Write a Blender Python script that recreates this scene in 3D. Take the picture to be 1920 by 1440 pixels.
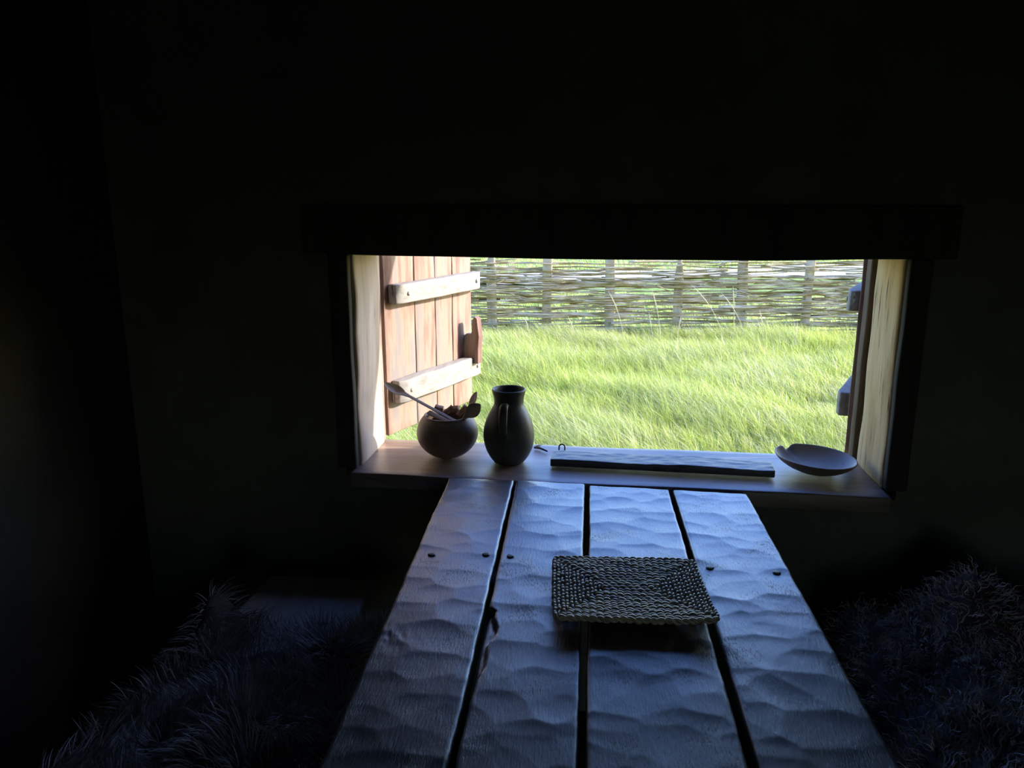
import bpy, math, random
import numpy as np
from mathutils import Vector, Matrix, noise
random.seed(7); rng = np.random.default_rng(7)
for o in list(bpy.data.objects): bpy.data.objects.remove(o)
SC = bpy.context.scene; COL = SC.collection

# ------------------------------------------------------------------ camera
YAW, PITCH = math.radians(7.2), math.atan(358/1500)
fwd = Vector((-math.sin(YAW)*math.cos(PITCH), math.cos(YAW)*math.cos(PITCH), -math.sin(PITCH)))
rgt = Vector((math.cos(YAW), math.sin(YAW), 0)); upv = rgt.cross(fwd)
cd = bpy.data.cameras.new('camera'); cd.sensor_width = 36; cd.lens = 1500/1920*36; cd.clip_start = .02; cd.clip_end = 500
cam = bpy.data.objects.new('camera', cd); COL.objects.link(cam)
cam.matrix_world = Matrix(((rgt.x, upv.x, -fwd.x, 0), (rgt.y, upv.y, -fwd.y, 0), (rgt.z, upv.z, -fwd.z, 1.5), (0, 0, 0, 1)))
SC.camera = cam
# ------------------------------------------------------------------ light
SUN = Vector((1.2, .23, .53)).normalized()          # towards the sun
w = bpy.data.worlds.new('sky'); SC.world = w; w.use_nodes = True
nt = w.node_tree; sk = nt.nodes.new('ShaderNodeTexSky'); sk.sky_type = 'NISHITA'; sk.sun_disc = False
sk.sun_elevation = math.asin(SUN.z); sk.sun_rotation = math.atan2(SUN.x, SUN.y)
sk.air_density = 1.0; sk.dust_density = .6; sk.ozone_density = 2.0
hs = nt.nodes.new('ShaderNodeHueSaturation'); hs.inputs['Saturation'].default_value = 1.3; hs.inputs['Hue'].default_value = .522
nt.links.new(sk.outputs[0], hs.inputs['Color']); nt.links.new(hs.outputs[0], nt.nodes['Background'].inputs[0]); nt.nodes['Background'].inputs[1].default_value = .85
sd = bpy.data.lights.new('sun', 'SUN'); sd.energy = 8.2; sd.angle = math.radians(.6); sd.color = (1, .92, .80)
so = bpy.data.objects.new('sun', sd); COL.objects.link(so); so.rotation_euler = SUN.to_track_quat('Z', 'Y').to_euler(); so.location = (12, 6, 8)
vs = SC.view_settings; vs.view_transform = 'Standard'; vs.look = 'None'; vs.gamma = 1; vs.use_curve_mapping = False
vs.exposure = 0.22

# ------------------------------------------------------------------ materials
def mat(name, cols, scale=(8, 8, 8), rough=.7, bump=.3, bscale=None, detail=8, spec=.5, pos=(.3, .7), bdist=.004, marks=None, coat=0):
    m = bpy.data.materials.new(name); m.use_nodes = True; t = m.node_tree; n = t.nodes; L = t.links
    b = n['Principled BSDF']; b.inputs['Roughness'].default_value = rough; b.inputs['Specular IOR Level'].default_value = spec
    if coat: b.inputs['Coat Weight'].default_value = coat; b.inputs['Coat Roughness'].default_value = .3
    tc = n.new('ShaderNodeTexCoord')
    def nz(s, d=detail, rg=.6):
        mp = n.new('ShaderNodeMapping'); mp.inputs['Scale'].default_value = s; L.new(tc.outputs['Object'], mp.inputs[0])
        x = n.new('ShaderNodeTexNoise'); x.inputs['Scale'].default_value = 1; x.inputs['Detail'].default_value = d; x.inputs['Roughness'].default_value = rg
        L.new(mp.outputs[0], x.inputs[0]); return x
    a = nz(scale); cr = n.new('ShaderNodeValToRGB'); L.new(a.outputs[0], cr.inputs[0])
    e = cr.color_ramp.elements; k = len(cols)
    for i, c in enumerate(cols):
        p = pos[0]+(pos[1]-pos[0])*i/max(1, k-1)
        el = e[i] if i < 2 else e.new(p)
        el.position = p; el.color = (*c, 1)
    out = cr.outputs[0]
    if marks:                                       # dark cracks / ticks: (scale, colour, lo, hi)
        q = nz(marks[0], 4); r = n.new('ShaderNodeMapRange'); r.inputs[1].default_value = marks[2]; r.inputs[2].default_value = marks[3]
        qs = q.outputs[0]
        if len(marks) > 4:                          # gather the marks in patches
            q2 = nz((marks[4],)*3, 2); ad = n.new('ShaderNodeMath'); ad.operation = 'MULTIPLY_ADD'; ad.inputs[1].default_value = .9; ad.inputs[2].default_value = -.45
            L.new(q2.outputs[0], ad.inputs[0]); a2 = n.new('ShaderNodeMath'); a2.operation = 'ADD'; L.new(ad.outputs[0], a2.inputs[0]); L.new(qs, a2.inputs[1]); qs = a2.outputs[0]
        L.new(qs, r.inputs[0]); mx = n.new('ShaderNodeMix'); mx.data_type = 'RGBA'
        L.new(r.outputs[0], mx.inputs[0]); L.new(out, mx.inputs[6]); mx.inputs[7].default_value = (*marks[1], 1); out = mx.outputs[2]
    pit = r.outputs[0] if marks else None
    L.new(out, b.inputs['Base Color'])
    if bump:
        q = nz(bscale or scale, 6, .65); bp = n.new('ShaderNodeBump'); bp.inputs['Strength'].default_value = bump; bp.inputs['Distance'].default_value = bdist
        L.new(q.outputs[0], bp.inputs['Height']); L.new(bp.outputs[0], b.inputs['Normal'])
        if pit is not None:
            b2 = n.new('ShaderNodeBump'); b2.invert = True; b2.inputs['Strength'].default_value = .6; b2.inputs['Distance'].default_value = .0006
            L.new(pit, b2.inputs['Height']); L.new(bp.outputs[0], b2.inputs['Normal']); L.new(b2.outputs[0], b.inputs['Normal'])
            rr = n.new('ShaderNodeMapRange'); rr.inputs[3].default_value = rough; rr.inputs[4].default_value = min(.9, rough+.18); L.new(pit, rr.inputs[0]); L.new(rr.outputs[0], b.inputs['Roughness'])
            if coat:
                cw = n.new('ShaderNodeMapRange'); cw.inputs[3].default_value = coat; cw.inputs[4].default_value = coat*.5; L.new(pit, cw.inputs[0]); L.new(cw.outputs[0], b.inputs['Coat Weight'])
    return m
M = {}
M['table'] = mat('dark_table_wood', [(.045, .036, .032), (.075, .062, .056), (.11, .095, .085)], (22, 4, 22), .36, .8, (260, 45, 200), spec=.9, coat=.55, bdist=.0014,
                 marks=((430, 80, 60), (.02, .017, .017), .62, .76, 11))
M['mat'] = mat('dry_rush', [(.40, .33, .23), (.60, .51, .36), (.80, .69, .50)], (60, 60, 60), .42, .3, (500, 500, 500), bdist=.0005, spec=.9)
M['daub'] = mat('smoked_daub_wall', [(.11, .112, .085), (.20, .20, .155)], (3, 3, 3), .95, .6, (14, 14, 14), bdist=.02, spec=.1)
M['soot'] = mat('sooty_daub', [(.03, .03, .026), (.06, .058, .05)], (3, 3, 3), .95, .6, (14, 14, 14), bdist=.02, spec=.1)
M['earth'] = mat('earth_floor', [(.05, .043, .036), (.09, .078, .065)], (4, 4, 4), .95, .5, bdist=.01, spec=.1)
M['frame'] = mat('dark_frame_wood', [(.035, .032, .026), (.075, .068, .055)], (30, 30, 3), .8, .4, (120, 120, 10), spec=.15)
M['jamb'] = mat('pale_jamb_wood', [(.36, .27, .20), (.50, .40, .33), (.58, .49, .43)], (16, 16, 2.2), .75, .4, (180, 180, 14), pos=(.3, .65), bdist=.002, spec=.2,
                marks=((90, 90, 6), (.12, .09, .06), .66, .72))
M['tan'] = mat('tan_jamb_wood', [(.44, .28, .12), (.68, .48, .24), (.76, .59, .34)], (14, 14, 2.2), .75, .4, (180, 180, 14), pos=(.3, .65), bdist=.002, spec=.15,
                marks=((70, 70, 5), (.10, .07, .045), .60, .68))
M['sill'] = mat('worn_sill_wood', [(.14, .09, .068), (.26, .18, .14), (.36, .27, .22)], (3, 22, 22), .42, .45, (26, 200, 100), bdist=.0015, spec=.8, coat=.2,
                marks=((8, 110, 40), (.03, .025, .02), .66, .72))
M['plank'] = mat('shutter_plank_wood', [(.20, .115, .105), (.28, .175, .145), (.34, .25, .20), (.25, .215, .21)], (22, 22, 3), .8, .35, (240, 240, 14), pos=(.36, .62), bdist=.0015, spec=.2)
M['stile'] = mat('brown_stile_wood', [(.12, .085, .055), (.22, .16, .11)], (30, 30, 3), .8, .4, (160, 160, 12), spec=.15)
M['ledge'] = mat('grey_ledge_wood', [(.25, .23, .22), (.34, .32, .305), (.40, .375, .355)], (60, 7, 60), .8, .4, (240, 20, 240), bdist=.0015, spec=.2)
M['board'] = mat('tarry_board', [(.05, .045, .045), (.10, .09, .085)], (5, 30, 30), .38, .8, (14, 80, 80), spec=.6, bdist=.003, marks=((9, 80, 60), (.02, .02, .02), .62, .68))
M['pot'] = mat('brown_pot_clay', [(.17, .115, .08), (.30, .21, .15)], (9, 9, 9), .5, .25, (26, 26, 26), bdist=.004, spec=.4)
M['jug'] = mat('black_jug_clay', [(.06, .062, .048), (.11, .112, .088)], (9, 9, 7), .45, .3, (28, 28, 18), bdist=.004, spec=.4)
M['spoon'] = mat('spoon_wood', [(.32, .24, .19), (.46, .37, .30)], (30, 30, 30), .55, .2, (120, 120, 120), bdist=.001)
M['scrap'] = mat('scrap_wood', [(.26, .14, .08), (.46, .28, .18)], (40, 40, 40), .7, .2, (160, 160, 160), bdist=.001)
M['dish'] = mat('pale_dish_wood', [(.22, .17, .13), (.34, .27, .21)], (9, 9, 30), .48, .2, (60, 60, 60), bdist=.001, marks=((22, 22, 22), (.08, .06, .05), .70, .74))
M['iron'] = mat('black_iron', [(.02, .02, .02), (.05, .045, .04)], (60, 60, 60), .5, .4, spec=.6, bdist=.001)
M['bench'] = mat('bench_wood', [(.42, .39, .35), (.62, .58, .53)], (20, 4, 20), .5, .5, (160, 40, 160), bdist=.0015, spec=.5)
M['skin'] = mat('hide_skin', [(.05, .04, .035), (.09, .075, .06)], (20, 20, 20), .9, .4)
M['stick'] = mat('wattle_stick', [(.14, .115, .02), (.27, .205, .09), (.44, .35, .23), (.60, .51, .38)], (3.5, 10, 26), .8, .4, (40, 60, 60), pos=(.32, .68), bdist=.004, spec=.2)
M['post'] = mat('fence_post', [(.18, .15, .08), (.36, .29, .19), (.50, .42, .30)], (14, 14, 3), .85, .4, (60, 60, 10), bdist=.004, spec=.2)
M['ground'] = mat('field_ground', [(.16, .24, .06), (.28, .38, .10), (.42, .48, .18)], (3, 3, 3), .95, .8, (30, 30, 30), bdist=.04, spec=.1)
M['path'] = mat('pale_path', [(.50, .46, .40), (.68, .65, .60)], (2, 5, 2), .95, .5, (20, 20, 20), bdist=.02, spec=.1)
M['thatch'] = mat('thatch', [(.10, .08, .05), (.2, .16, .1)], (60, 8, 8), .95, .6, (200, 20, 20), bdist=.01, spec=.1)
def attr_mat(name, rough=.6, trans=0, spec=.3):
    m = bpy.data.materials.new(name); m.use_nodes = True; t = m.node_tree; n = t.nodes; L = t.links; b = n['Principled BSDF']
    at = n.new('ShaderNodeAttribute'); at.attribute_name = 'tint'; L.new(at.outputs['Color'], b.inputs['Base Color'])
    b.inputs['Roughness'].default_value = rough; b.inputs['Specular IOR Level'].default_value = spec
    if trans:
        tr = n.new('ShaderNodeBsdfTranslucent'); L.new(at.outputs['Color'], tr.inputs[0]); mx = n.new('ShaderNodeMixShader'); mx.inputs[0].default_value = trans
        L.new(b.outputs[0], mx.inputs[1]); L.new(tr.outputs[0], mx.inputs[2]); L.new(mx.outputs[0], n['Material Output'].inputs[0])
    return m
M['grass'] = attr_mat('grass_blade', .5, .45, .3); M['fur'] = attr_mat('fur_hair', .45, 0, .5)

# ------------------------------------------------------------------ helpers
def props(o, label=None, cat=None, group=None, kind=None):
    for k, v in (('label', label), ('category', cat), ('group', group), ('kind', kind)):
        if v: o[k] = v
    return o
def root(name, loc, label=None, cat=None, group=None, kind=None):
    o = bpy.data.objects.new(name, None); COL.objects.link(o); o.location = loc; o.empty_display_size = .05
    return props(o, label, cat, group, kind)
def wloc(o):
    v = Vector((0, 0, 0))
    while o: v += o.location; o = o.parent
    return v
def mk(name, V, F, m, parent=None, origin=None, smooth=True, tint=None):
    """mesh object from world coordinates, its origin at its parent's (or at origin)"""
    V = np.asarray(V, dtype=np.float32)
    org = wloc(parent) if parent else Vector(origin if origin is not None else ((V[:, 0].min()+V[:, 0].max())/2, (V[:, 1].min()+V[:, 1].max())/2, V[:, 2].min()))
    me = bpy.data.meshes.new(name)
    W = V-np.array(org, dtype=np.float32)
    if isinstance(F, np.ndarray):
        k = F.shape[1]; me.vertices.add(len(W)); me.vertices.foreach_set('co', W.ravel())
        me.loops.add(F.size); me.loops.foreach_set('vertex_index', F.ravel().astype(np.int32))
        me.polygons.add(len(F)); me.polygons.foreach_set('loop_start', np.arange(0, F.size, k, dtype=np.int32)); me.polygons.foreach_set('loop_total', np.full(len(F), k, dtype=np.int32))
        me.update(calc_edges=True); me.validate()
    else:
        me.from_pydata(W.tolist(), [], [tuple(f) for f in F]); me.update()
    if smooth: me.polygons.foreach_set('use_smooth', np.ones(len(me.polygons), dtype=bool))
    if tint is not None:
        a = me.color_attributes.new('tint', 'FLOAT_COLOR', 'POINT'); c = np.ones((len(W), 4), dtype=np.float32); c[:, :3] = tint; a.data.foreach_set('color', c.ravel())
    me.materials.append(m); o = bpy.data.objects.new(name, me); COL.objects.link(o)
    if parent: o.parent = parent
    else: o.location = org
    return o
def lat(L, r, n):
    p = [0, r*.3, r] + [r+(L-2*r)*i/n for i in range(1, n)] + [L-r, L-.3*r, L]
    return p
def rbox(size, r=.004, n=(4, 4, 4), amp=0., freq=6., seed=0, tf=None, warp=None):
    """rounded, slightly uneven box centred in x,y with its base at z=0 -> (V,F); tf maps to the world"""
    ax = [lat(size[i], r, n[i]) for i in range(3)]; idx = {}; V = []; F = []
    N = [len(a) for a in ax]
    def vid(i, j, k):
        key = (i, j, k)
        if key not in idx:
            p = [ax[0][i], ax[1][j], ax[2][k]]; c = [min(max(p[q], r), size[q]-r) for q in range(3)]
            d = Vector([p[q]-c[q] for q in range(3)])
            if d.length > 0: d = d.normalized()*r
            v = Vector(c)+d; v -= Vector((size[0]/2, size[1]/2, 0))
            if amp:
                s = v*freq+Vector((seed*3.7, seed*1.3, seed*7.1)); v += noise.noise_vector(s)*amp
            if warp: v = warp(v)
            idx[key] = len(V); V.append(v)
        return idx[key]
    for a, b, c in ((0, 1, 2), (1, 2, 0), (2, 0, 1)):
        for side in (0, N[c]-1):
            for i in range(N[a]-1):
                for j in range(N[b]-1):
                    q = []
                    for (u, v_) in ((i, j), (i+1, j), (i+1, j+1), (i, j+1)):
                        t3 = [0, 0, 0]; t3[a] = u; t3[b] = v_; t3[c] = side; q.append(vid(*t3))
                    F.append(q if side else q[::-1])
    if tf is not None: V = [tf @ v for v in V]
    return [tuple(v) for v in V], F
def boxw(x0, x1, y0, y1, z0, z1, **k):
    return rbox((x1-x0, y1-y0, z1-z0), tf=Matrix.Translation(((x0+x1)/2, (y0+y1)/2, z0)), **k)
def join(*parts):
    V = []; F = []
    for v, f in parts:
        o = len(V); V += [tuple(p) for p in v]; F += [[i+o for i in q] for q in f]
    return V, F
def tube(pts, rad, n=8, caps=True, flat=1.):
    pts = [Vector(p) for p in pts]; V = []; F = []
    up = None
    for i, p in enumerate(pts):
        d = (pts[min(i+1, len(pts)-1)]-pts[max(i-1, 0)]).normalized()
        if up is None: up = Vector((0, 0, 1)) if abs(d.z) < .9 else Vector((1, 0, 0))
        s = d.cross(up).normalized(); u = s.cross(d).normalized(); up = u
        r = rad[i] if hasattr(rad, '__len__') else rad
        for k in range(n):
            a = 2*math.pi*k/n; V.append(p+s*math.cos(a)*r+u*math.sin(a)*r*flat)
    for i in range(len(pts)-1):
        for k in range(n): F.append([i*n+k, i*n+(k+1) % n, (i+1)*n+(k+1) % n, (i+1)*n+k])
    if caps: F.append(list(range(n))[::-1]); F.append([(len(pts)-1)*n+k for k in range(n)])
    return [tuple(v) for v in V], F
def lathe(prof, c, n=48, wob=0., seed=0, rim=None):
    V = []; F = []
    for i, (r, z) in enumerate(prof):
        for k in range(n):
            a = 2*math.pi*k/n; f = 1+wob*noise.noise(Vector((math.cos(a)*1.3+seed, math.sin(a)*1.3, z*14)))
            p = Vector((r*f*math.cos(a), r*f*math.sin(a), z))
            if rim: p = rim(p, a, i)
            V.append((c[0]+p.x, c[1]+p.y, c[2]+p.z))
    for i in range(len(prof)-1):
        for k in range(n): F.append([i*n+k, i*n+(k+1) % n, (i+1)*n+(k+1) % n, (i+1)*n+k])
    F.append(list(range(n))[::-1]); F.append([(len(prof)-1)*n+k for k in range(n)])
    return V, F
def spoon(p_tip, p_end, bl, bw, face, hr=.005, er=.006, cup=.45):
    """p_tip: tip of the bowl, p_end: end of the handle; face: where the hollow looks"""
    a = Vector(p_tip); e = Vector(p_end); d = (e-a); L = d.length; d.normalize(); nrm = (Vector(face)-d*Vector(face).dot(d)).normalized(); s = d.cross(nrm)
    V = []; F = []; K = 26; n = 16
    for i in range(K):
        t = i/(K-1)
        if i < 15:
            u = (1-math.cos(math.pi*i/16))/2; x = bl*u; hw = bw/2*max(.02, math.sin(math.pi*min(.93, u*.93+.0))**.7); dep = cup*hw*min(1, 3*(1-u)+.1); th = .003+.003*u
            hw = max(hw, hr)*1. if u > .6 else hw
        else:
            u = (i-14)/(K-15); x = bl*.97+(L-bl*.97)*u; hw = hr+(er-hr)*u; dep = 0; th = hr*1.4
        for k in range(n):
            if k <= n//2: q = k/(n//2)*2-1; y = q*hw; z = -dep*(1-q*q)
            else: q = 1-(k-n//2)/(n//2)*2; y = q*hw; z = -dep*(1-q*q)-th*(1-q*q)**.5
            V.append(a+d*x+s*y+nrm*(z+(0 if dep else th*.3)))
    for i in range(K-1):
        for k in range(n): F.append([i*n+k, i*n+(k+1) % n, (i+1)*n+(k+1) % n, (i+1)*n+k])
    F.append(list(range(n))[::-1]); F.append([(K-1)*n+k for k in range(n)])
    return [tuple(v) for v in V], F

# ------------------------------------------------------------------ room shell
DX0, DX1, DZ = .25, .80, 1.6
XL, XR, YF, YB, ZC = -1.38, 2.0, -2.4, 2.10, 2.45      # wall planes inside; YB = window wall
WX0, WX1, WZ0, WZ1, YO = -.715, .722, .70, 1.36, 2.36
def wall_grid(p0, du, dv, nu, nv, amp, seed):
    V = []; F = []; p0 = Vector(p0); du = Vector(du); dv = Vector(dv); nn = du.cross(dv).normalized()
    for j in range(nv+1):
        for i in range(nu+1):
            p = p0+du*(i/nu)+dv*(j/nv); V.append(p+nn*amp*noise.fractal(p*1.7+Vector((seed, 0, 0)), 1, 2, 4))
    for j in range(nv):
        for i in range(nu): F.append([j*(nu+1)+i, j*(nu+1)+i+1, (j+1)*(nu+1)+i+1, (j+1)*(nu+1)+i])
    return V, F
bk = []
for (a, b, c, d) in ((XL, WX0-.03, 0, ZC), (WX1+.035, XR, 0, ZC), (WX0-.032, WX1+.037, 0, WZ0+.01), (WX0-.032, WX1+.037, WZ1+.095, ZC)):
    bk.append(boxw(a-.0, b, YB, YO, c, d, r=.0006, n=(10, 2, 10)))
props(mk('wall_back', *join(*bk), M['daub'], smooth=False, origin=(0, YB, 0)), kind='structure')
for nm, bx in (('wall_left', (XL-.2, XL, YF, YO, 0, ZC)), ('wall_right', (XR, XR+.2, YF, YO, 0, ZC)), 
               ('ceiling', (XL-.2, XR+.2, YF-.2, YO, ZC, ZC+.15)), ('floor', (XL-.2, XR+.2, YF-.2, YO, -.12, 0))):
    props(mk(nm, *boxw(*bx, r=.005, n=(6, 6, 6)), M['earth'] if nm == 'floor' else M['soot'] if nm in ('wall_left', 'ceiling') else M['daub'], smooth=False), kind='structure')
# unseen rear wall; its doorway is added to light the walls and furs
props(mk('wall_front', *join(*[boxw(a, b, YF-.2, YF, c, d, r=.005, n=(6, 2, 6)) for a, b, c, d in ((XL-.2, DX0, 0, ZC), (DX1, XR+.2, 0, ZC), (DX0, DX1, DZ, ZC))]), M['daub'], smooth=False, origin=(0, YF, 0)), kind='structure')
dr = root('added_door_1', (DX0, YF, 0), kind='structure')
for (a, b, c, d) in ((DX0-.02, DX0+.06, 0, DZ), (DX1-.06, DX1+.02, 0, DZ), (DX0-.05, DX1+.05, DZ-.04, DZ+.08)):
    mk('added_door_frame', *boxw(a, b, YF-.22, YF+.02, c, d, r=.006, n=(3, 3, 8)), M['frame'], dr)
V, F = [], []
for j in range(31):
    for i in range(41): x = -14+.7*i; y = YF-.25-(j/30)**2*30; V.append((x, y, .03*noise.noise(Vector((x, y, 0)))-.04))
for j in range(30):
    for i in range(40): F.append([j*41+i, (j+1)*41+i, (j+1)*41+i+1, j*41+i+1])
props(mk('added_yard', V, F, M['ground'], origin=(0, -8, 0)), kind='structure')  # unseen yard, added to bounce green light in through the doorway
# roof eave outside
def slab(name, pts, th, m):
    V = [Vector(p) for p in pts]; n = (V[1]-V[0]).cross(V[3]-V[0]).normalized(); A = V+[v+n*th for v in V]
    return mk(name, A, [(0, 3, 2, 1), (4, 5, 6, 7), (0, 1, 5, 4), (1, 2, 6, 5), (2, 3, 7, 6), (3, 0, 4, 7)], m, smooth=False)
props(slab('roof', [(XL-1.5, 2.64, 1.76), (XR+1.5, 2.64, 1.76), (XR+1.5, 2.0, 2.6), (XL-1.5, 2.0, 2.6)], .22, M['thatch']), kind='structure')

# ------------------------------------------------------------------ window opening
win = root('window_1', (0, 2.2, .74), kind='structure')
def sillwarp(v):
    v = v.copy(); v.y += .012*noise.noise(Vector((v.x*2.2, 3, 0)))*(1 if v.y < 0 else .3); v.z += .0025*noise.noise(Vector((v.x*5, v.y*9, 1))); return v
mk('window_sill', *rbox((1.44, .33, .045), r=.006, n=(60, 16, 2), amp=.0, tf=Matrix.Translation((.005, 2.203, .695)), warp=sillwarp), M['sill'], win)
def lintelwarp(v):
    v = v.copy()
    if v.z < .08: v.z += -.008*math.cos(v.x*1.9)+.005+.003*noise.noise(Vector((v.x*4, v.y*5, 0)))
    return v
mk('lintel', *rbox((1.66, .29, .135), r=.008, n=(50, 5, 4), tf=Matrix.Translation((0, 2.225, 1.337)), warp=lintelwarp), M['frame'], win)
def jambwarp(sgn, s):
    def f(v):
        v = v.copy(); v.x += .006*noise.noise(Vector((s, v.y*7, v.z*3.2)))+.003*noise.noise(Vector((s+4, v.y*9, v.z*9)))
        return v
    return f
mk('jamb', *rbox((.055, .235, .62), r=.01, n=(3, 12, 30), tf=Matrix.Translation((-.697-.0275, 2.222, .735)), warp=jambwarp(1, 1)), M['jamb'], win)
mk('jamb', *rbox((.055, .215, .62), r=.012, n=(3, 12, 30), tf=Matrix.Translation((.714+.0275, 2.212, .735)), warp=jambwarp(-1, 9)), M['tan'], win)
for sx in (-1, 1):      # outer rebate stiles the shutters hang on
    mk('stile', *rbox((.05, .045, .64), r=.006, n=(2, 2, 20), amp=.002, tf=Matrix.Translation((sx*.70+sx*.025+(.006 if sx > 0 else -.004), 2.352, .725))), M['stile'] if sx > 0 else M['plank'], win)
# dark inside posts, added over the jamb fronts to keep them shaded
mk('jamb_cover_post', *rbox((.055, .03, .60), r=.006, n=(2, 2, 20), amp=.003, tf=Matrix.Translation((.747, 2.088, .741))), M['frame'], win)
mk('jamb_cover_post', *rbox((.055, .03, .60), r=.006, n=(2, 2, 20), amp=.003, seed=4, tf=Matrix.Translation((-.732, 2.088, .741))), M['frame'], win)

# ------------------------------------------------------------------ shutters
def shutter(name, hinge, ang, splits, z0, z1, side, label, latch):
    r0 = root(name, (hinge[0], hinge[1], z0), label, 'shutter')
    al = math.radians(ang)
    d = Vector((math.sin(al), math.cos(al), 0)); nrm = Vector((math.cos(al), -math.sin(al), 0))*side
    B = Matrix(((d.x, nrm.x, 0, hinge[0]), (d.y, nrm.y, 0, hinge[1]), (0, 0, 1, 0), (0, 0, 0, 1)))
    if side < 0: pass
    for i in range(len(splits)-1):
        s0, s1 = splits[i]+.002, splits[i+1]-.002
        mk('plank', *rbox((s1-s0, .022, z1-z0+.01*math.sin(i*2.1)), r=.003, n=(5, 2, 24), amp=.0018, freq=9, seed=i+side*5, tf=B @ Matrix.Translation(((s0+s1)/2, -.011, z0))), M['plank'], r0)
    e = splits[-1]
    for (a, b) in ((1.165, 1.226), (.85, .922)):
        def taper(v):
            v = v.copy()
            if v.y > 0 and abs(v.x) > (e-.01)/2-.03: v.y -= .4*(abs(v.x)-((e-.01)/2-.03))
            return v
        led = mk('ledge', *rbox((e-.01, .042, b-a), r=.005, n=(26, 4, 4), amp=.003, freq=8, seed=a*10, warp=taper, tf=B @ Matrix.Translation((e/2+.02, .021, a))), M['ledge'], r0)
        for s in (.075, e-.03):
            p = B @ Vector((s, .042, (a+b)/2)); q = B @ Vector((s, .0445, (a+b)/2))
            mk('peg', *tube([p, q], .007, 12), M['ledge'], led)
    if latch:     # forked wooden pull near the free edge
        prof = [(0, 0), (.062, 0), (.062, .055), (.066, .1), (.058, .165), (.046, .172), (.038, .155), (.036, .115), (.030, .105), (.012, .108), (.006, .10), (0, .06)]
        V = []; t = .03; n = len(prof)
        for q in (-t/2, t/2):
            for (o_, z_) in prof: V.append(B @ Vector((.475+q+.1*0, o_, .90+z_)))
        F = [list(range(n)), list(range(n, 2*n))[::-1]]+[[i, n+i, n+(i+1) % n, (i+1) % n] for i in range(n)]
        o = mk('pull_handle', V, F, M['plank'], r0, smooth=False); bv = o.modifiers.new('bevel', 'BEVEL'); bv.width = .003; bv.segments = 2
    return r0
shutter('window_shutter', (-.698, 2.378), 21, [.0, .165, .285, .392, .522], .745, 1.335, 1, 'sunlit pinkish plank shutter with two ledges and a forked wooden pull, at the left jamb', True)
shutter('window_shutter', (.699, 2.385), 24, [.0, .15, .30, .41, .53], .742, 1.335, -1, 'shaded shutter seen edge-on outside the right jamb, two dark ledge ends sticking out', False)

# ------------------------------------------------------------------ table
tb = root('plank_table', (-.03, 1.15, 0), 'long heavy table of four dark adze-hewn planks, its end against the window sill', 'table')
PL = [((-.427, 2.014), (-.250, 2.016), (-.375, .884), (-.202, .906)), ((-.243, 2.017), (-.059, 2.015), (-.192, .907), (-.029, .928)),
      ((-.047, 2.005), (.159, 1.999), (-.018, .929), (.200, .957)), ((.170, 1.997), (.356, 1.993), (.214, .958), (.402, .982))]
def scallop(X, Y, seed):
    """adze marks: each stroke a shallow bowl, steep at its far side, overlapping the next"""
    r = np.random.default_rng(seed); Z = np.full(X.shape, 1e9)
    ys = np.arange(Y.min()-.05, Y.max()+.08, .046)
    for j, y in enumerate(ys):
        x = X.min()-.05+r.uniform(0, .06)
        while x < X.max()+.06:
            cx, cy = x+r.normal(0, .010), y+r.normal(0, .020); c = r.normal(0, .0005); kf = r.uniform(1.0, 2.2); kn = r.uniform(.3, .62); kx = r.uniform(.30, .60)
            dx = X-cx; dy = Y-cy-.25*r.normal(0, .5)*dx
            z = c+np.where(dy > 0, kf, kn)*dy*dy+kx*dx*dx; Z = np.minimum(Z, z); x += r.uniform(.055, .10)
    return Z
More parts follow.
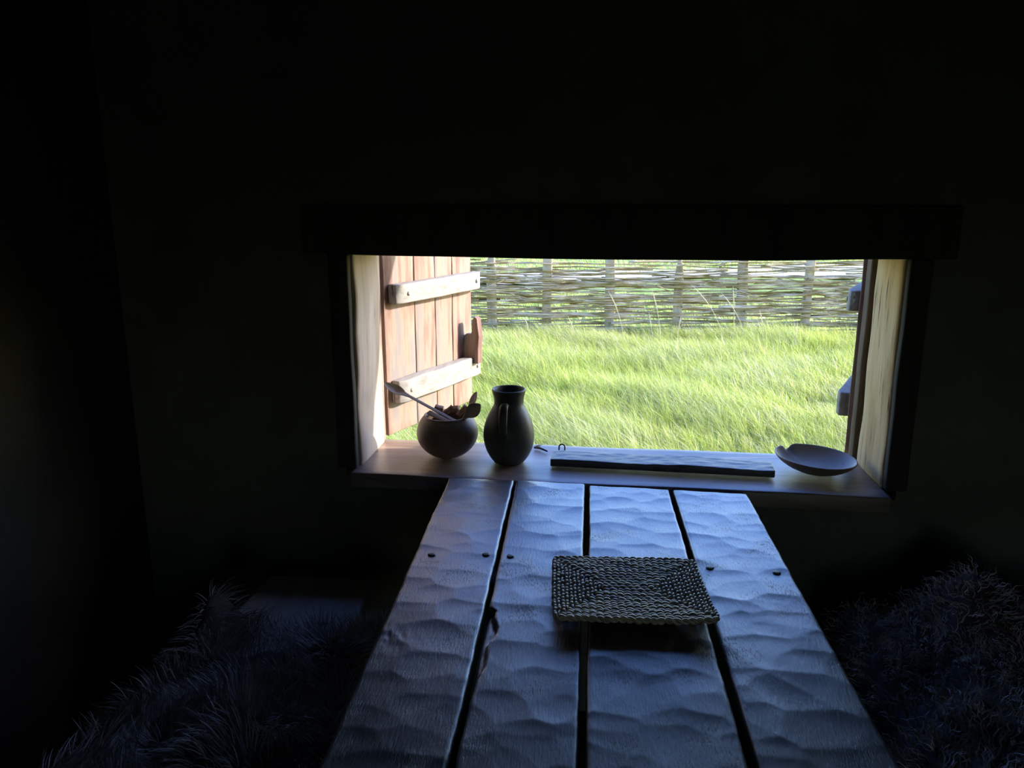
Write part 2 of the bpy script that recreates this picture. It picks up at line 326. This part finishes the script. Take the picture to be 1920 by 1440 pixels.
for ip, (fl, fr, nl, nr) in enumerate(PL):
    y1 = None; L = 1.92; nu, nv = 50, 540
    fl, fr, nl, nr = (np.array(p) for p in (fl, fr, nl, nr))
    dl = (nl-fl)/np.linalg.norm(nl-fl); dr = (nr-fr)/np.linalg.norm(nr-fr)
    base = np.linspace(0, 1, nu); r = .006
    wd = np.linalg.norm(fr-fl); e = np.array([0, .0012, .003, .006]); U = np.concatenate([e/wd, np.linspace(.009, wd-.009, nu)/wd, 1-e[::-1]/wd])
    Vv = np.concatenate([e, np.linspace(.01, L, nv)])
    UU, SS = np.meshgrid(U, Vv)
    PLx = fl[0]+dl[0]*SS; PLy = fl[1]+dl[1]*SS; PRx = fr[0]+dr[0]*SS; PRy = fr[1]+dr[1]*SS
    # uneven long edges
    wl = np.array([[.0022*noise.noise(Vector((s*5, ip*7, 0)))+.0012*noise.noise(Vector((s*22, ip*7, 5))) for s in Vv]]).T
    wr = np.array([[.0022*noise.noise(Vector((s*5, ip*7+3, 0)))+.0012*noise.noise(Vector((s*22, ip*7+3, 5))) for s in Vv]]).T
    X = (PLx+wl)*(1-UU)+(PRx+wr)*UU; Y = PLy*(1-UU)+PRy*UU
    Z = .7505+scallop(X, Y, 50+ip)-.0009
    Z += np.array([[.0008*noise.noise(Vector((x*18, y*14, ip))) for x, y in zip(rx, ry)] for rx, ry in zip(X, Y)])
    de = np.minimum(np.minimum(UU, 1-UU)*wd, SS)
    rr = .006; Z -= np.where(de < rr, rr-np.sqrt(np.maximum(0, rr*rr-(rr-de)**2)), 0)
    if ip == 1:      # split-out chip on the left edge of the second plank
        dist = UU*wd; edge = .020*np.clip((SS-.68)/.015, 0, 1)*np.clip((.98-SS)/.2, 0, 1)*(1+.25*np.sin(SS*60))
        Z -= .014*np.clip((edge-dist)/.004, 0, 1)*(1-.5*np.clip((SS-.68)/.3, 0, 1))
        Z += .0015*np.where(dist < edge, np.sin(dist*900)*.5, 0)
    if ip == 0:      # torn grain patch near the left edge
        dist = np.hypot((UU*wd-.025)/.05, (SS-.80)/.07); Z -= .0010*np.clip(1.1-dist, 0, 1)*(np.abs(np.array([[noise.noise(Vector((x*130, y*30, 0))) for x, y in zip(rx, ry)] for rx, ry in zip(X, Y)]))*2.5)
    ny, nx = X.shape
    top = np.stack([X, Y, Z], -1).reshape(-1, 3); V = top.tolist(); F = []
    for j in range(ny-1):
        b0 = j*nx
        for i in range(nx-1): F.append((b0+i, b0+nx+i, b0+nx+i+1, b0+i+1))
    loop = [i for i in range(nx)]+[j*nx+nx-1 for j in range(1, ny)]+[(ny-1)*nx+i for i in range(nx-2, -1, -1)]+[j*nx for j in range(ny-2, 0, -1)]
    n0 = len(V); V += [(V[i][0], V[i][1], .742) for i in loop]; n1 = len(V); V += [(V[i][0], V[i][1], .700) for i in loop]; m_ = len(loop)
    for k in range(m_):
        a, b = k, (k+1) % m_
        F.append((loop[a], loop[b], n0+b, n0+a)); F.append((n0+a, n0+b, n1+b, n1+a))
    F.append(tuple(n1+k for k in range(m_)))
    mk('plank', V, F, M['table'], tb)
for (x, y, b) in ((-.367, 1.541, .2), (-.252, 1.556, .0), (-.200, 1.554, .1), (.214, 1.552, -.1), (.347, 1.547, -.2)):
    mk('nail', *lathe([(.003, -.01), (.0080, -.0005), (.0085, .0008), (.006, .0018), (.001, .002)], (x, y, .7502), 12, .2, b*9), M['iron'], tb)
for y in (1.55, .45):
    mk('batten', *rbox((.74, .07, .05), r=.005, n=(6, 2, 2), amp=.002, tf=Matrix.Translation((-.02, y, .652))), M['table'], tb)
    for x in (-.30, .28):
        mk('leg', *tube([(x, y, .66), (x*1.12, y, .3), (x*1.2, y+.02, 0)], [.034, .03, .026], 12), M['table'], tb)

# ------------------------------------------------------------------ woven mat
V = []; F = []; NS = 6
mc = Vector((.047, 1.412, .754)); ma = math.radians(1.5)
for ring in range(13):
    hx = .049+.0078*ring; hy = .0055+.0104*ring; rc = min(hy*.6, .004+ring*.0007)
    pts = []
    for (cx, cy, a0) in ((hx-rc, hy-rc, 0), (-hx+rc, hy-rc, 90), (-hx+rc, -hy+rc, 180), (hx-rc, -hy+rc, 270)):
        for q in range(5): a = math.radians(a0+q*22.5); pts.append((cx+rc*math.cos(a), cy+rc*math.sin(a)))
    pts.append(pts[0]); seg = [0]
    for i in range(len(pts)-1): seg.append(seg[-1]+math.dist(pts[i], pts[i+1]))
    Lr = seg[-1]; turns = max(2, round(Lr/.027)); K = turns*14; P = np.array(pts)
    tt = np.linspace(0, Lr, K, endpoint=False); cx = np.interp(tt, seg, P[:, 0]); cy = np.interp(tt, seg, P[:, 1])
    tx = np.roll(cx, -1)-np.roll(cx, 1); ty = np.roll(cy, -1)-np.roll(cy, 1); ln = np.hypot(tx, ty); tx /= ln; ty /= ln
    for strand in (0, 1):
        ph = 2*np.pi*turns*tt/Lr+strand*np.pi+ring*1.3+np.array([.9*noise.noise(Vector((x*30, y*30, ring*2.))) for x, y in zip(cx, cy)])*np.sin(np.pi*tt/Lr)
        R = .0018; off = R*np.cos(ph); hz = .0036*np.sin(ph)
        # out-of-plane unevenness and slight curl of the near edge
        px = cx-ty*off; py = cy+tx*off
        pz = .0085+hz+np.array([  .0020*noise.noise(Vector((x*45, y*60, ring))) for x, y in zip(cx, cy)])+.35*np.maximum(0, -.02-cy)**1.55+.05*np.maximum(0, cx-.08)*np.maximum(0, -cy)*8
        px = px+np.array([.0024*noise.noise(Vector((y*40, ring*3., 2))) for y in cy]); py = py+np.array([.0028*noise.noise(Vector((x*30, ring*3., 7))) for x in cx])
        # the mat is a skewed rectangle
        wx = mc.x+px*math.cos(ma)-py*math.sin(ma)-.02*py/.13*.35; wy = mc.y+py*math.cos(ma)+px*math.sin(ma)+px*.045
        o0 = len(V); Pn = np.stack([wx, wy, mc.z+pz], 1); Tn = np.roll(Pn, -1, 0)-np.roll(Pn, 1, 0); Tn /= np.linalg.norm(Tn, axis=1)[:, None]
        A = np.cross(Tn, [0, 0, 1]); A /= np.linalg.norm(A, axis=1)[:, None]; B_ = np.cross(A, Tn)
        for k in range(NS):
            a = 2*math.pi*k/NS; tk = (1+.22*np.sin(tt*210+ring+strand*2))[:, None]
            V_ = Pn+(A*(math.cos(a)*.0026)+B_*(math.sin(a)*.0034))*tk; V.append(V_)
        n_ = len(Pn)
        F.append((o0, n_))
VV = []; FF = []; o0 = 0
for g in range(0, len(V), NS):
    blk = V[g:g+NS]; n_ = len(blk[0])
    for k in range(NS): VV.append(blk[k])
    for k in range(NS):
        i = np.arange(n_); j = (i+1) % n_; k2 = (k+1) % NS
        FF.append(np.stack([o0+k*n_+i, o0+k*n_+j, o0+k2*n_+j, o0+k2*n_+i], 1))
    o0 += NS*n_
props(mk('placemat', np.concatenate(VV), np.concatenate(FF), M['mat'], origin=(mc.x, mc.y, .752)), 'rectangular twisted rush mat woven in concentric rows, lying on the table', 'mat')

# ------------------------------------------------------------------ things on the sill
SZ = .742
def arc(r0, z0, r1, z1, n, c=.0): return [(r0+(r1-r0)*i/n+c*math.sin(math.pi*i/n), z0+(z1-z0)*i/n) for i in range(n)]
PC = (-.471, 2.212)
Rb = .090
prof = [(.001, 0), (.018, 0)]+[(Rb*math.sin(a), .075-.0765*math.cos(a)) for a in np.linspace(.32, 2.28, 22)]
rim_r, rim_z = prof[-1]
prof += [(rim_r-.001, rim_z+.003), (rim_r-.005, rim_z+.003)]+[(max(.002, (Rb-.008)*math.sin(a)), .075-.068*math.cos(a)) for a in np.linspace(2.24, .05, 16)]
props(mk('round_pot', *lathe(prof, (PC[0], PC[1], SZ), 56, .02, 3), M['pot']), 'squat round brown pot full of wooden spoons on the left of the sill', 'pot')
JC = (-.286, 2.192)
jp = [(r_*1.04, z_) for r_, z_ in [(.001, 0), (.036, 0), (.045, .006), (.056, .022), (.066, .045), (.0705, .07), (.0705, .09), (.066, .115), (.057, .14), (.048, .158), (.042, .170), (.0405, .180), (.042, .195), (.0455, .208), (.0465, .214), (.044, .217), (.040, .213), (.036, .195), (.035, .18), (.045, .155), (.06, .11), (.06, .06), (.04, .015), (.001, .008)]]
def smoothp(p, k=3):
    out = []
    for i in range(len(p)-1):
        p0 = p[max(i-1, 0)]; p1 = p[i]; p2 = p[i+1]; p3 = p[min(i+2, len(p)-1)]
        for q in range(k):
            t = q/k; out.append(tuple(max(.001 if d == 0 else -1, .5*((2*p1[d])+(-p0[d]+p2[d])*t+(2*p0[d]-5*p1[d]+4*p2[d]-p3[d])*t*t+(-p0[d]+3*p1[d]-3*p2[d]+p3[d])*t**3)) for d in (0, 1)))
    return out+[p[-1]]
jug = root('jug', (JC[0], JC[1], SZ), 'tall dark clay jug with narrow neck and strap handle on the sill', 'jug')
mk('body', *lathe(smoothp(jp), (JC[0], JC[1], SZ), 56, .018, 8), M['jug'], jug)
hd = Vector((-.10, -1, 0)).normalized()
hp = [(.040, .176), (.052, .181), (.064, .176), (.071, .160), (.0745, .14), (.0745, .12), (.070, .103)]
hp = smoothp(hp, 4)
mk('handle', *tube([Vector((JC[0], JC[1], SZ))+hd*r_+Vector((0, 0, z_)) for r_, z_ in hp], [.0105+.002*math.sin(i*.12) for i in range(len(hp))], 10, flat=.6), M['jug'], jug)


sp = dict(group='wooden spoons in the round pot')
props(mk('wooden_spoon', *spoon((-.663, 2.235, .955), (-.415, 2.185, .845), .072, .036, (.1, -.45, 1), .0042, .0052), M['spoon']), 'long-handled wooden spoon leaning out over the left rim of the round pot', 'spoon', **sp)
props(mk('wooden_spoon', *spoon((-.388, 2.240, .935), (-.452, 2.205, .800), .046, .030, (-.8, -.6, .3), .004, .005), M['spoon']), 'small wooden spoon behind the others at the right rim of the round pot', 'spoon', **sp)
props(mk('wooden_spoon', *spoon((-.368, 2.192, .910), (-.480, 2.188, .812), .054, .040, (.1, -1, .4), .004, .005, cup=.25), M['spoon']), 'round-bowled wooden spoon facing inwards at the right rim of the round pot', 'spoon', **sp)
def ori(c, rx, ry, rz): return Matrix.Translation(c) @ Matrix.Rotation(rz, 4, 'Z') @ Matrix.Rotation(ry, 4, 'Y') @ Matrix.Rotation(rx, 4, 'X')
props(mk('wooden_spatula', *rbox((.085, .014, .006), r=.002, n=(6, 2, 2), tf=ori((-.487, 2.180, .868), .5, .22, -.5)), M['spoon']), 'flat wooden stick lying across the front rim of the round pot', 'stick')
for i, (x, y, z, a, b, c, sx, sy, sz, lb) in enumerate((
        (-.500, 2.245, .842, .3, .3, .2, .026, .016, .018, 'square-ended wood scrap by the long spoon handle in the round pot'),
        (-.470, 2.262, .838, .2, -.5, .8, .032, .010, .012, 'thin splinter of wood at the back rim of the round pot'),
        (-.448, 2.262, .846, .9, -.3, -.5, .024, .012, .012, 'pale upright wood chip at the back of the round pot'),
        (-.425, 2.250, .842, .1, -.9, .3, .040, .014, .012, 'reddish wood stick beside the two short spoons in the round pot'),
        (-.425, 2.195, .812, .1, -.95, .1, .050, .008, .008, 'thin pale stick under the round-bowled spoon'))):
    props(mk('wood_scrap', *rbox((sx, sy, sz), r=.002, n=(4, 2, 2), amp=.003, freq=60, seed=i, tf=ori((x, y-.02, z+.034), a, b, c)), M['scrap']), lb, 'wood scrap', 'wood scraps in the round pot')
# long board
def bwarp(v):
    v = v.copy(); v.z += (.004*noise.noise(Vector((v.x*6, 0, 0)))+.0015*noise.noise(Vector((v.x*30, v.y*60, 0)))) if v.z > .012 else 0
    v.y += .004*noise.noise(Vector((v.x*5, 4, 0))); return v
props(mk('wooden_board', *rbox((.615, .088, .021), r=.003, n=(70, 10, 2), warp=bwarp, tf=ori((.146, 2.187, SZ+.0035), 0, 0, -.028)), M['board']), 'long narrow tarry dark board lying along the sill', 'board')
# iron bits
props(mk('iron_hook', *tube([(-.206, 2.335, SZ+.005), (-.222, 2.325, SZ+.005), (-.223, 2.313, SZ+.005), (-.207, 2.310, SZ+.005), (-.182, 2.285, SZ+.004)], [.002, .003, .0035, .0035, .0025], 8), M['iron']), 'small bent iron hook lying flat on the sill beside the jug', 'hook')
st = [(-.146, 2.275, SZ-.001)]+[(-.1375-.0085*math.cos(a), 2.275, SZ+.022+.009*math.sin(a)) for a in np.linspace(0, math.pi, 9)]+[(-.129, 2.275, SZ-.001)]
props(mk('iron_staple', *tube(st, .0022, 8), M['iron']), 'upright U-shaped iron staple behind the end of the long board', 'staple')
# dish
def drim(p, a, i):
    deg = math.degrees(a) % 360; k = math.exp(-((deg-124)/7)**2)*1.1
    if p.z > .012: p.z -= min(1, k)*(p.z-.012)*.5
    p.z += math.tan(math.radians(-3.2))*p.x+.0045; return p
dp = [(.001, 0), (.045, 0), (.052, .003), (.075, .014), (.095, .030), (.105, .042), (.1095, .050), (.1085, .053), (.105, .0515), (.098, .043), (.080, .026), (.055, .013), (.03, .009), (.001, .008)]
props(mk('wooden_dish', *lathe([(r_, z_*.8) for r_, z_ in smoothp(dp)], (.572, 2.205, SZ+.001), 96, .008, 5, drim), M['dish']), 'shallow round wooden dish with a broken notch in its rim, right end of the sill', 'dish')

# ------------------------------------------------------------------ benches and hides
def bench(loc, corners, z, label):
    r0 = root('bench', loc, label, 'bench'); V = [(x, y, z) for x, y in corners]+[(x, y, z-.05) for x, y in corners]
    o = mk('seat', V, [(3, 2, 1, 0), (4, 5, 6, 7), (0, 1, 5, 4), (1, 2, 6, 5), (2, 3, 7, 6), (3, 0, 4, 7)], M['bench'], r0, smooth=False)
    bv = o.modifiers.new('bevel', 'BEVEL'); bv.width = .008; bv.segments = 3
    cx = sum(c[0] for c in corners)/4; cy = sum(c[1] for c in corners)/4
    for x, y in corners:
        X_ = cx+(x-cx)*.75; Y_ = cy+(y-cy)*.85; mk('leg', *tube([(X_, Y_, z-.04), (X_, Y_, 0)], [.028, .022], 10), M['bench'], r0)
    return r0
bench((-.77, 1.3, 0), [(-.935, 1.975), (-.638, 1.985), (-.53, .45), (-1.0, .45)], .45, 'low plain wooden bench left of the table under the dark shaggy hide')
bench((.95, 1.3, 0), [(.62, 1.95), (1.25, 1.95), (1.25, .5), (.56, .5)], .42, 'low bench right of the table hidden under the brown fleece')
def hide(name, loc, x0, x1, y0, y1, hf, label, cat, n, ln, curl, tints, sway):
    r0 = root(name, loc, label, cat); nu, nv = 60, 80; V = []; F = []
    for j in range(nv+1):
        for i in range(nu+1):
            x = x0+(x1-x0)*i/nu; y = y0+(y1-y0)*j/nv; V.append((x, y, hf(x, y)))
    for j in range(nv):
        for i in range(nu): F.append([j*(nu+1)+i, j*(nu+1)+i+1, (j+1)*(nu+1)+i+1, (j+1)*(nu+1)+i])
    o = mk('hide', V, F, M['skin'], r0); s_ = o.modifiers.new('solid', 'SOLIDIFY'); s_.thickness = .006
    K = 6 if not curl else 10; px = rng.uniform(x0, x1, n); py = rng.uniform(y0, y1, n)
    VV = np.zeros((n, K, 2, 3), dtype=np.float32); T = np.zeros((n, K, 2, 3), dtype=np.float32)
    for s in range(n):
        x, y = px[s], py[s]; z = hf(x, y); e = .006
        nrm = Vector((hf(x-e, y)-hf(x+e, y), hf(x, y-e)-hf(x, y+e), 2*e)).normalized()
        if nrm.z < .75: nrm = (nrm+Vector((0, 0, .8))).normalized(); nrm.z *= .6
        c = noise.noise_vector(Vector((x*9, y*9, 3))); fl = Vector((c.x, c.y, .1*c.z))*sway
        if curl: c2 = noise.noise_vector(Vector((round(x*38), round(y*38), 1.5))); fl += Vector((c2.x, c2.y, 0))*1.2
        d = (nrm*1.0+fl+Vector((random.gauss(0, .12), random.gauss(0, .12), 0))).normalized(); L = ln*random.uniform(.6, 1.25); side = d.cross(Vector((random.gauss(0, 1), random.gauss(0, 1), .3))).normalized(); p = Vector((x, y, z-.002)); st_ = L/(K-1)
        ph = c.x*9+random.uniform(0, .8); q = d.cross(side)
        col = tints[0] if random.random() < .6 else tints[1]; col = np.array(col)*random.uniform(.7, 1.3)
        for k in range(K):
            w_ = (.0011 if not curl else .0013)*(1-k/(K-1))**.6+.0001
            off = (side*math.cos(ph+k*1.15)+q*math.sin(ph+k*1.15))*(.006*k/K) if curl else Vector((0, 0, 0))
            VV[s, k, 0] = p+off-side*w_; VV[s, k, 1] = p+off+side*w_; T[s, k] = col
            p = p+d*st_; d = (d+Vector((0, 0, -.16 if not curl else -.05))+fl*.12).normalized()
            zz = hf(min(max(p.x, x0), x1), min(max(p.y, y0), y1))+.003
            if x0 < p.x < x1 and y0 < p.y < y1 and p.z < zz: p.z = zz
    base = np.arange(n)[:, None]*K*2+np.arange(K-1)[None, :]*2; Fq = np.stack([base, base+1, base+3, base+2], -1).reshape(-1, 4)
    mk('fur', VV.reshape(-1, 3), Fq, M['fur'], r0, tint=T.reshape(-1, 3))['kind'] = 'stuff'
    return r0
def hl(x, y):     # dark shaggy hide over the left bench
    t = min(max((y-.4)/1.25, 0), 1); xl = -1.02+.10*t
    z = .468+.035*noise.noise(Vector((x*5, y*5, 0)))+.02*noise.noise(Vector((x*13, y*13, 4)))
    z += .10*math.exp(-((x+.99)/.07)**2-((y-1.70)/.10)**2)+.035*math.exp(-((x+.60)/.07)**2-((y-1.60)/.05)**2)
    far = 1.62+.08*math.sin(x*9)
    z -= .035*max(0, min(1, (y-far)/.06))
    if x < xl-.04: z -= (xl-.04-x)*2.4
    if x > -.52: z -= (x+.52)*2.2
    return max(z, .05)
hide('shaggy_hide', (-.78, 1.2, .45), -1.12, -.50, .45, 1.74, hl, 'dark long-haired animal hide spread over the left bench', 'hide', 15000, .055, False, ((.30, .27, .24), (.48, .43, .38)), .9)
def hr(x, y):
    z = .50+.05*noise.noise(Vector((x*6, y*6, 9)))+.03*noise.noise(Vector((x*15, y*15, 4)))
    z += .15*math.exp(-((x-.87)/.11)**2-((y-1.80)/.12)**2)+.10*math.exp(-((x-1.12)/.12)**2-((y-1.35)/.22)**2)
    if x < .60: z -= (.60-x)*2.0
    if y > 1.88: z -= (y-1.88)*2.
    return z
hide('sheep_fleece', (.95, 1.3, .45), .56, 1.38, .5, 2.0, hr, 'curly brown fleece heaped over the right bench', 'fleece', 16000, .045, True, ((.42, .32, .25), (.54, .44, .35)), .6)

# ------------------------------------------------------------------ outside
def gz(x, y): return .05*noise.noise(Vector((x*.5, y*.5, 0)))+.02*noise.noise(Vector((x*1.7, y*1.7, 2)))-.02*max(0, min(1, (3.2-y)))
V, F = [], []; nx, ny = 120, 150
for j in range(ny+1):
    y = 2.37+(j/ny)**2.2*70
    for i in range(nx+1):
        u = i/nx*2-1; x = .3+math.copysign(abs(u)**1.6, u)*(9+y*.7); V.append((x, y, gz(x, y)-(.0 if y < 9 else 0)))
for j in range(ny):
    for i in range(nx): F.append([j*(nx+1)+i, j*(nx+1)+i+1, (j+1)*(nx+1)+i+1, (j+1)*(nx+1)+i])
props(mk('ground', V, F, M['ground'], origin=(0, 8, 0)), kind='structure')
def path_v(x): return 13.9+.30*x+.2*math.sin(x*.9), 15.9+.40*x+.2*math.sin(x*.7)
V, F = [], []
for i in range(81):
    x = -8+i*.25; a, b = path_v(x)
    for k in range(7): y = a+(b-a)*k/6+.15*noise.noise(Vector((x*1.5, k, 0))); V.append((x, y, gz(x, y)+.025))
for i in range(80):
    for k in range(6): F.append([i*7+k, (i+1)*7+k, (i+1)*7+k+1, i*7+k+1])
props(mk('path', V, F, M['path'], origin=(0, 12, 0)), kind='structure')

def blades(n, xf, yr, hr_, wr, lean, rs, dens=None):
    """arrays of tapered bent blades"""
    r = np.random.default_rng(rs); y = r.uniform(yr[0], yr[1], n); x0, x1 = xf(y); x = x0+(x1-x0)*r.uniform(0, 1, n)
    k1 = np.sin(x*3.1+1.2*np.sin(y*2.3))*np.sin(y*3.7+.8*np.sin(x*2.1)); k2 = np.sin(x*9+y*4)*np.sin(y*11-x*3)
    k3 = np.sin(x*1.1+2.)*np.sin(y*1.3+.4*x)
    # tufting: draw blades towards clump centres
    cell = .11; cxx = (np.floor(x/cell)+.5+.4*np.sin(np.floor(x/cell)*12.9+np.floor(y/cell)*78.2))*cell; cyy = (np.floor(y/cell)+.5+.4*np.sin(np.floor(x/cell)*39.3+np.floor(y/cell)*11.1))*cell
    tx, ty = (x-cxx), (y-cyy); x = x-.45*tx; y = y-.45*ty
    h = r.uniform(hr_[0], hr_[1], n)*(1+.30*k1+.15*k2)*(1+.18*k3)
    wd = r.uniform(wr[0], wr[1], n); ang = r.uniform(0, 2*np.pi, n); ln_ = r.uniform(.3, 1.1, n)*lean
    lx = -.75+.25*k3+r.normal(0, .35, n)+tx*6; ly = -.15+.3*k1+r.normal(0, .35, n)+ty*6
    z0 = np.array([gz(a, b) for a, b in zip(x, y)]); P = np.zeros((n, 5, 3))
    ca, sa = np.cos(ang), np.sin(ang)
    for i, t in enumerate((0, .5, 1.)):
        bx = x+lx*h*ln_*t*t; by = y+ly*h*ln_*t*t; bz = z0-.01+h*t*(1-.25*ln_*t)
        ww = wd*(1, .75, 0)[i]/2
        if t < 1: P[:, i*2] = np.stack([bx-ca*ww, by-sa*ww, bz], 1); P[:, i*2+1] = np.stack([bx+ca*ww, by+sa*ww, bz], 1)
        else: P[:, 4] = np.stack([bx, by, bz], 1)
    pick = r.uniform(0, 1, n)-.10*k3-.10*k2
    C = np.where(pick[:, None] < .60, [.46, .56, .12], np.where(pick[:, None] < .82, [.68, .67, .17], [.84, .78, .52]))
    C = C*(r.uniform(.5, 1.35, n)[:, None])*np.array([1, 1, 1]); C[:, 2] += .03*(k1 > .2)
    b = np.arange(n)*5; Fq = np.stack([b, b+1, b+3, b+2], 1); Ft = np.stack([b+2, b+3, b+4], 1)
    tri = np.concatenate([np.stack([b, b+1, b+3], 1), np.stack([b, b+3, b+2], 1), Ft])
    return P.reshape(-1, 3), tri, np.repeat(C, 5, 0)
acc = []
acc.append(blades(90000, lambda y: (-1.6-.35*(y-2.5), 1.6+.42*(y-2.5)), (2.66, 5.2), (.13, .24), (.0020, .0042), .9, 1))
acc.append(blades(110000, lambda y: (-2.4-.22*(y-5), 2.6+.36*(y-5)), (5.2, 8.7), (.13, .25), (.0030, .0062), .9, 2))
acc.append(blades(30000, lambda y: (-4-.2*(y-8), 4.5+.3*(y-8)), (8.7, 12.0), (.06, .12), (.007, .012), .6, 3))
acc.append(blades(30000, lambda y: (-6-.2*(y-8), 6+.4*(y-8)), (15.5, 24.0), (.06, .12), (.012, .022), .6, 4))
VV = []; FF = []; CC = []; o0 = 0
for v, f, c in acc: VV.append(v); FF.append(f+o0); CC.append(c); o0 += len(v)
props(mk('grass', np.concatenate(VV), np.concatenate(FF), M['grass'], origin=(0, 5, 0), smooth=False, tint=np.concatenate(CC)), 'long bright green sunlit grass between the window and the woven fence', 'grass', kind='stuff')
# tall dry stems in front of the fence
V = []; F = []; C = []
stems = [(.12, 7.9, .58, -.22), (.48, 7.9, .62, -.14), (.40, 7.85, .38, -.10), (1.08, 7.9, .66, -.40), (1.30, 7.95, .58, -.36), (1.18, 7.9, .62, -.05), (.62, 7.7, .36, .06), (1.45, 7.8, .42, -.12), (1.75, 7.8, .30, -.1), (2.5, 7.9, .36, .05), (-.35, 7.8, .32, -.2), (-.8, 7.8, .30, -.15)]
for (x, y, h, lx) in stems:
    pts = [(x+lx*h*t*t*1.3, y-.02*t, gz(x, y)+h*t*(1-.08*t*abs(lx))) for t in np.linspace(0, 1, 9)]
    v, f = tube(pts, [.0025]*6+[.005, .0045, .0015], 5); o_ = len(V); V += v; F += [[i+o_ for i in q] for q in f]
V = np.array(V); props(mk('dry_grass_stems', V, F, M['grass'], tint=np.tile(np.array([.62, .56, .40]), (len(V), 1))), 'tall thin dry seed stems rising in front of the woven fence', 'grass stems', kind='stuff')

# wattle fence
def fy(x): return 8.40+.126*(x+1.25)
fn = root('wattle_fence', (.5, 8.6, 0), 'low wattle fence of woven sticks around posts beyond the grass', 'fence')
xs = [-4.6+.672*k for k in range(15)]; r2 = random.Random(3)
xs = [-1.247-.62*k for k in range(6, 0, -1)]+[-1.275, -.70, -.03, .685, 1.365, 2.045, 2.72, 3.4, 4.1, 4.8]
for i, x in enumerate(xs):
    h = (.91, .90, .93, .87, .92, .90, .94, .92, .93, .86, .90, .85, .92, .9, .9, .9)[i % 16]; wd = .085+.02*abs(math.sin(i*1.7)); lean = .012*math.sin(i*3.1)
    def pw(v, h=h, lean=lean, i=i):
        v = v.copy(); v.x += lean*v.z/h*2
        if i % 3 == 0 and v.z > h-.06: v.x *= 1-(v.z-(h-.06))/.06*.35
        return v
    mk('post', *rbox((wd, .07, h+.1), r=.012, n=(3, 3, 10), amp=.006, freq=6, seed=i, warp=pw, tf=Matrix.Translation((x, fy(x), -.1))), M['post'], fn)
V = []; F = []
def xi(x):     # running post number, for weaving in and out
    return float(np.interp(x, xs, range(len(xs))))
def rod(x0, L, z, r, ph, slope=0, bow=0, yoff=0):
    K = max(10, int(L/.07)); pts = []; rad = []; sd_ = random.random()*50; K_ = K
    for i in range(K_):
        t = i/(K_-1); x = x0+L*t
        zz = z+slope*(t-.5)*L+bow*math.sin(math.pi*t)+.018*noise.noise(Vector((x*1.6, sd_, 0)))+.007*noise.noise(Vector((x*7, sd_, 3)))
        pts.append((x, fy(x)+.058*math.cos(math.pi*(xi(x)+ph))+yoff, max(.02, zz))); rad.append(r*(1-.55*t if L > .5 else 1-.5*t)*(1+.15*noise.noise(Vector((x*20, sd_, 0)))))
    if r2.random() < .5: rad = rad[::-1]
    v, f = tube(pts, rad, 6); o_ = len(V); V.extend(v); F.extend([[i+o_ for i in q] for q in f])
z = .03; row = 0
while z < .80:
    x = -5+r2.uniform(-1, .5)
    while x < 5:
        L = r2.uniform(1.4, 3.0); dz = r2.gauss(0, .007)
        if not (z > .70 and r2.random() < .15): rod(x, L, z+dz, r2.uniform(.0075, .016), row % 2, r2.gauss(0, .013), r2.gauss(0, .014))
        x += L*r2.uniform(.70, .98)
    z += r2.choice((.007, .009, .011, .014, .024)) if z < .66 else r2.uniform(.018, .028); row += 1
for q in range(46):   # loose twigs
    rod(r2.uniform(-3.5, 3.8), r2.uniform(.3, .9), r2.uniform(.15, .80), r2.uniform(.004, .007), r2.random()*2, r2.gauss(0, .12), r2.gauss(0, .03), -.05)
rod(1.10, .42, .80, .016, 0, .22, .05, -.06); rod(-1.5, .5, .80, .012, 0, .12, 0, -.05); rod(2.0, .9, .79, .012, 1, .07, .02, -.05)
mk('wattle', V, F, M['stick'], fn)
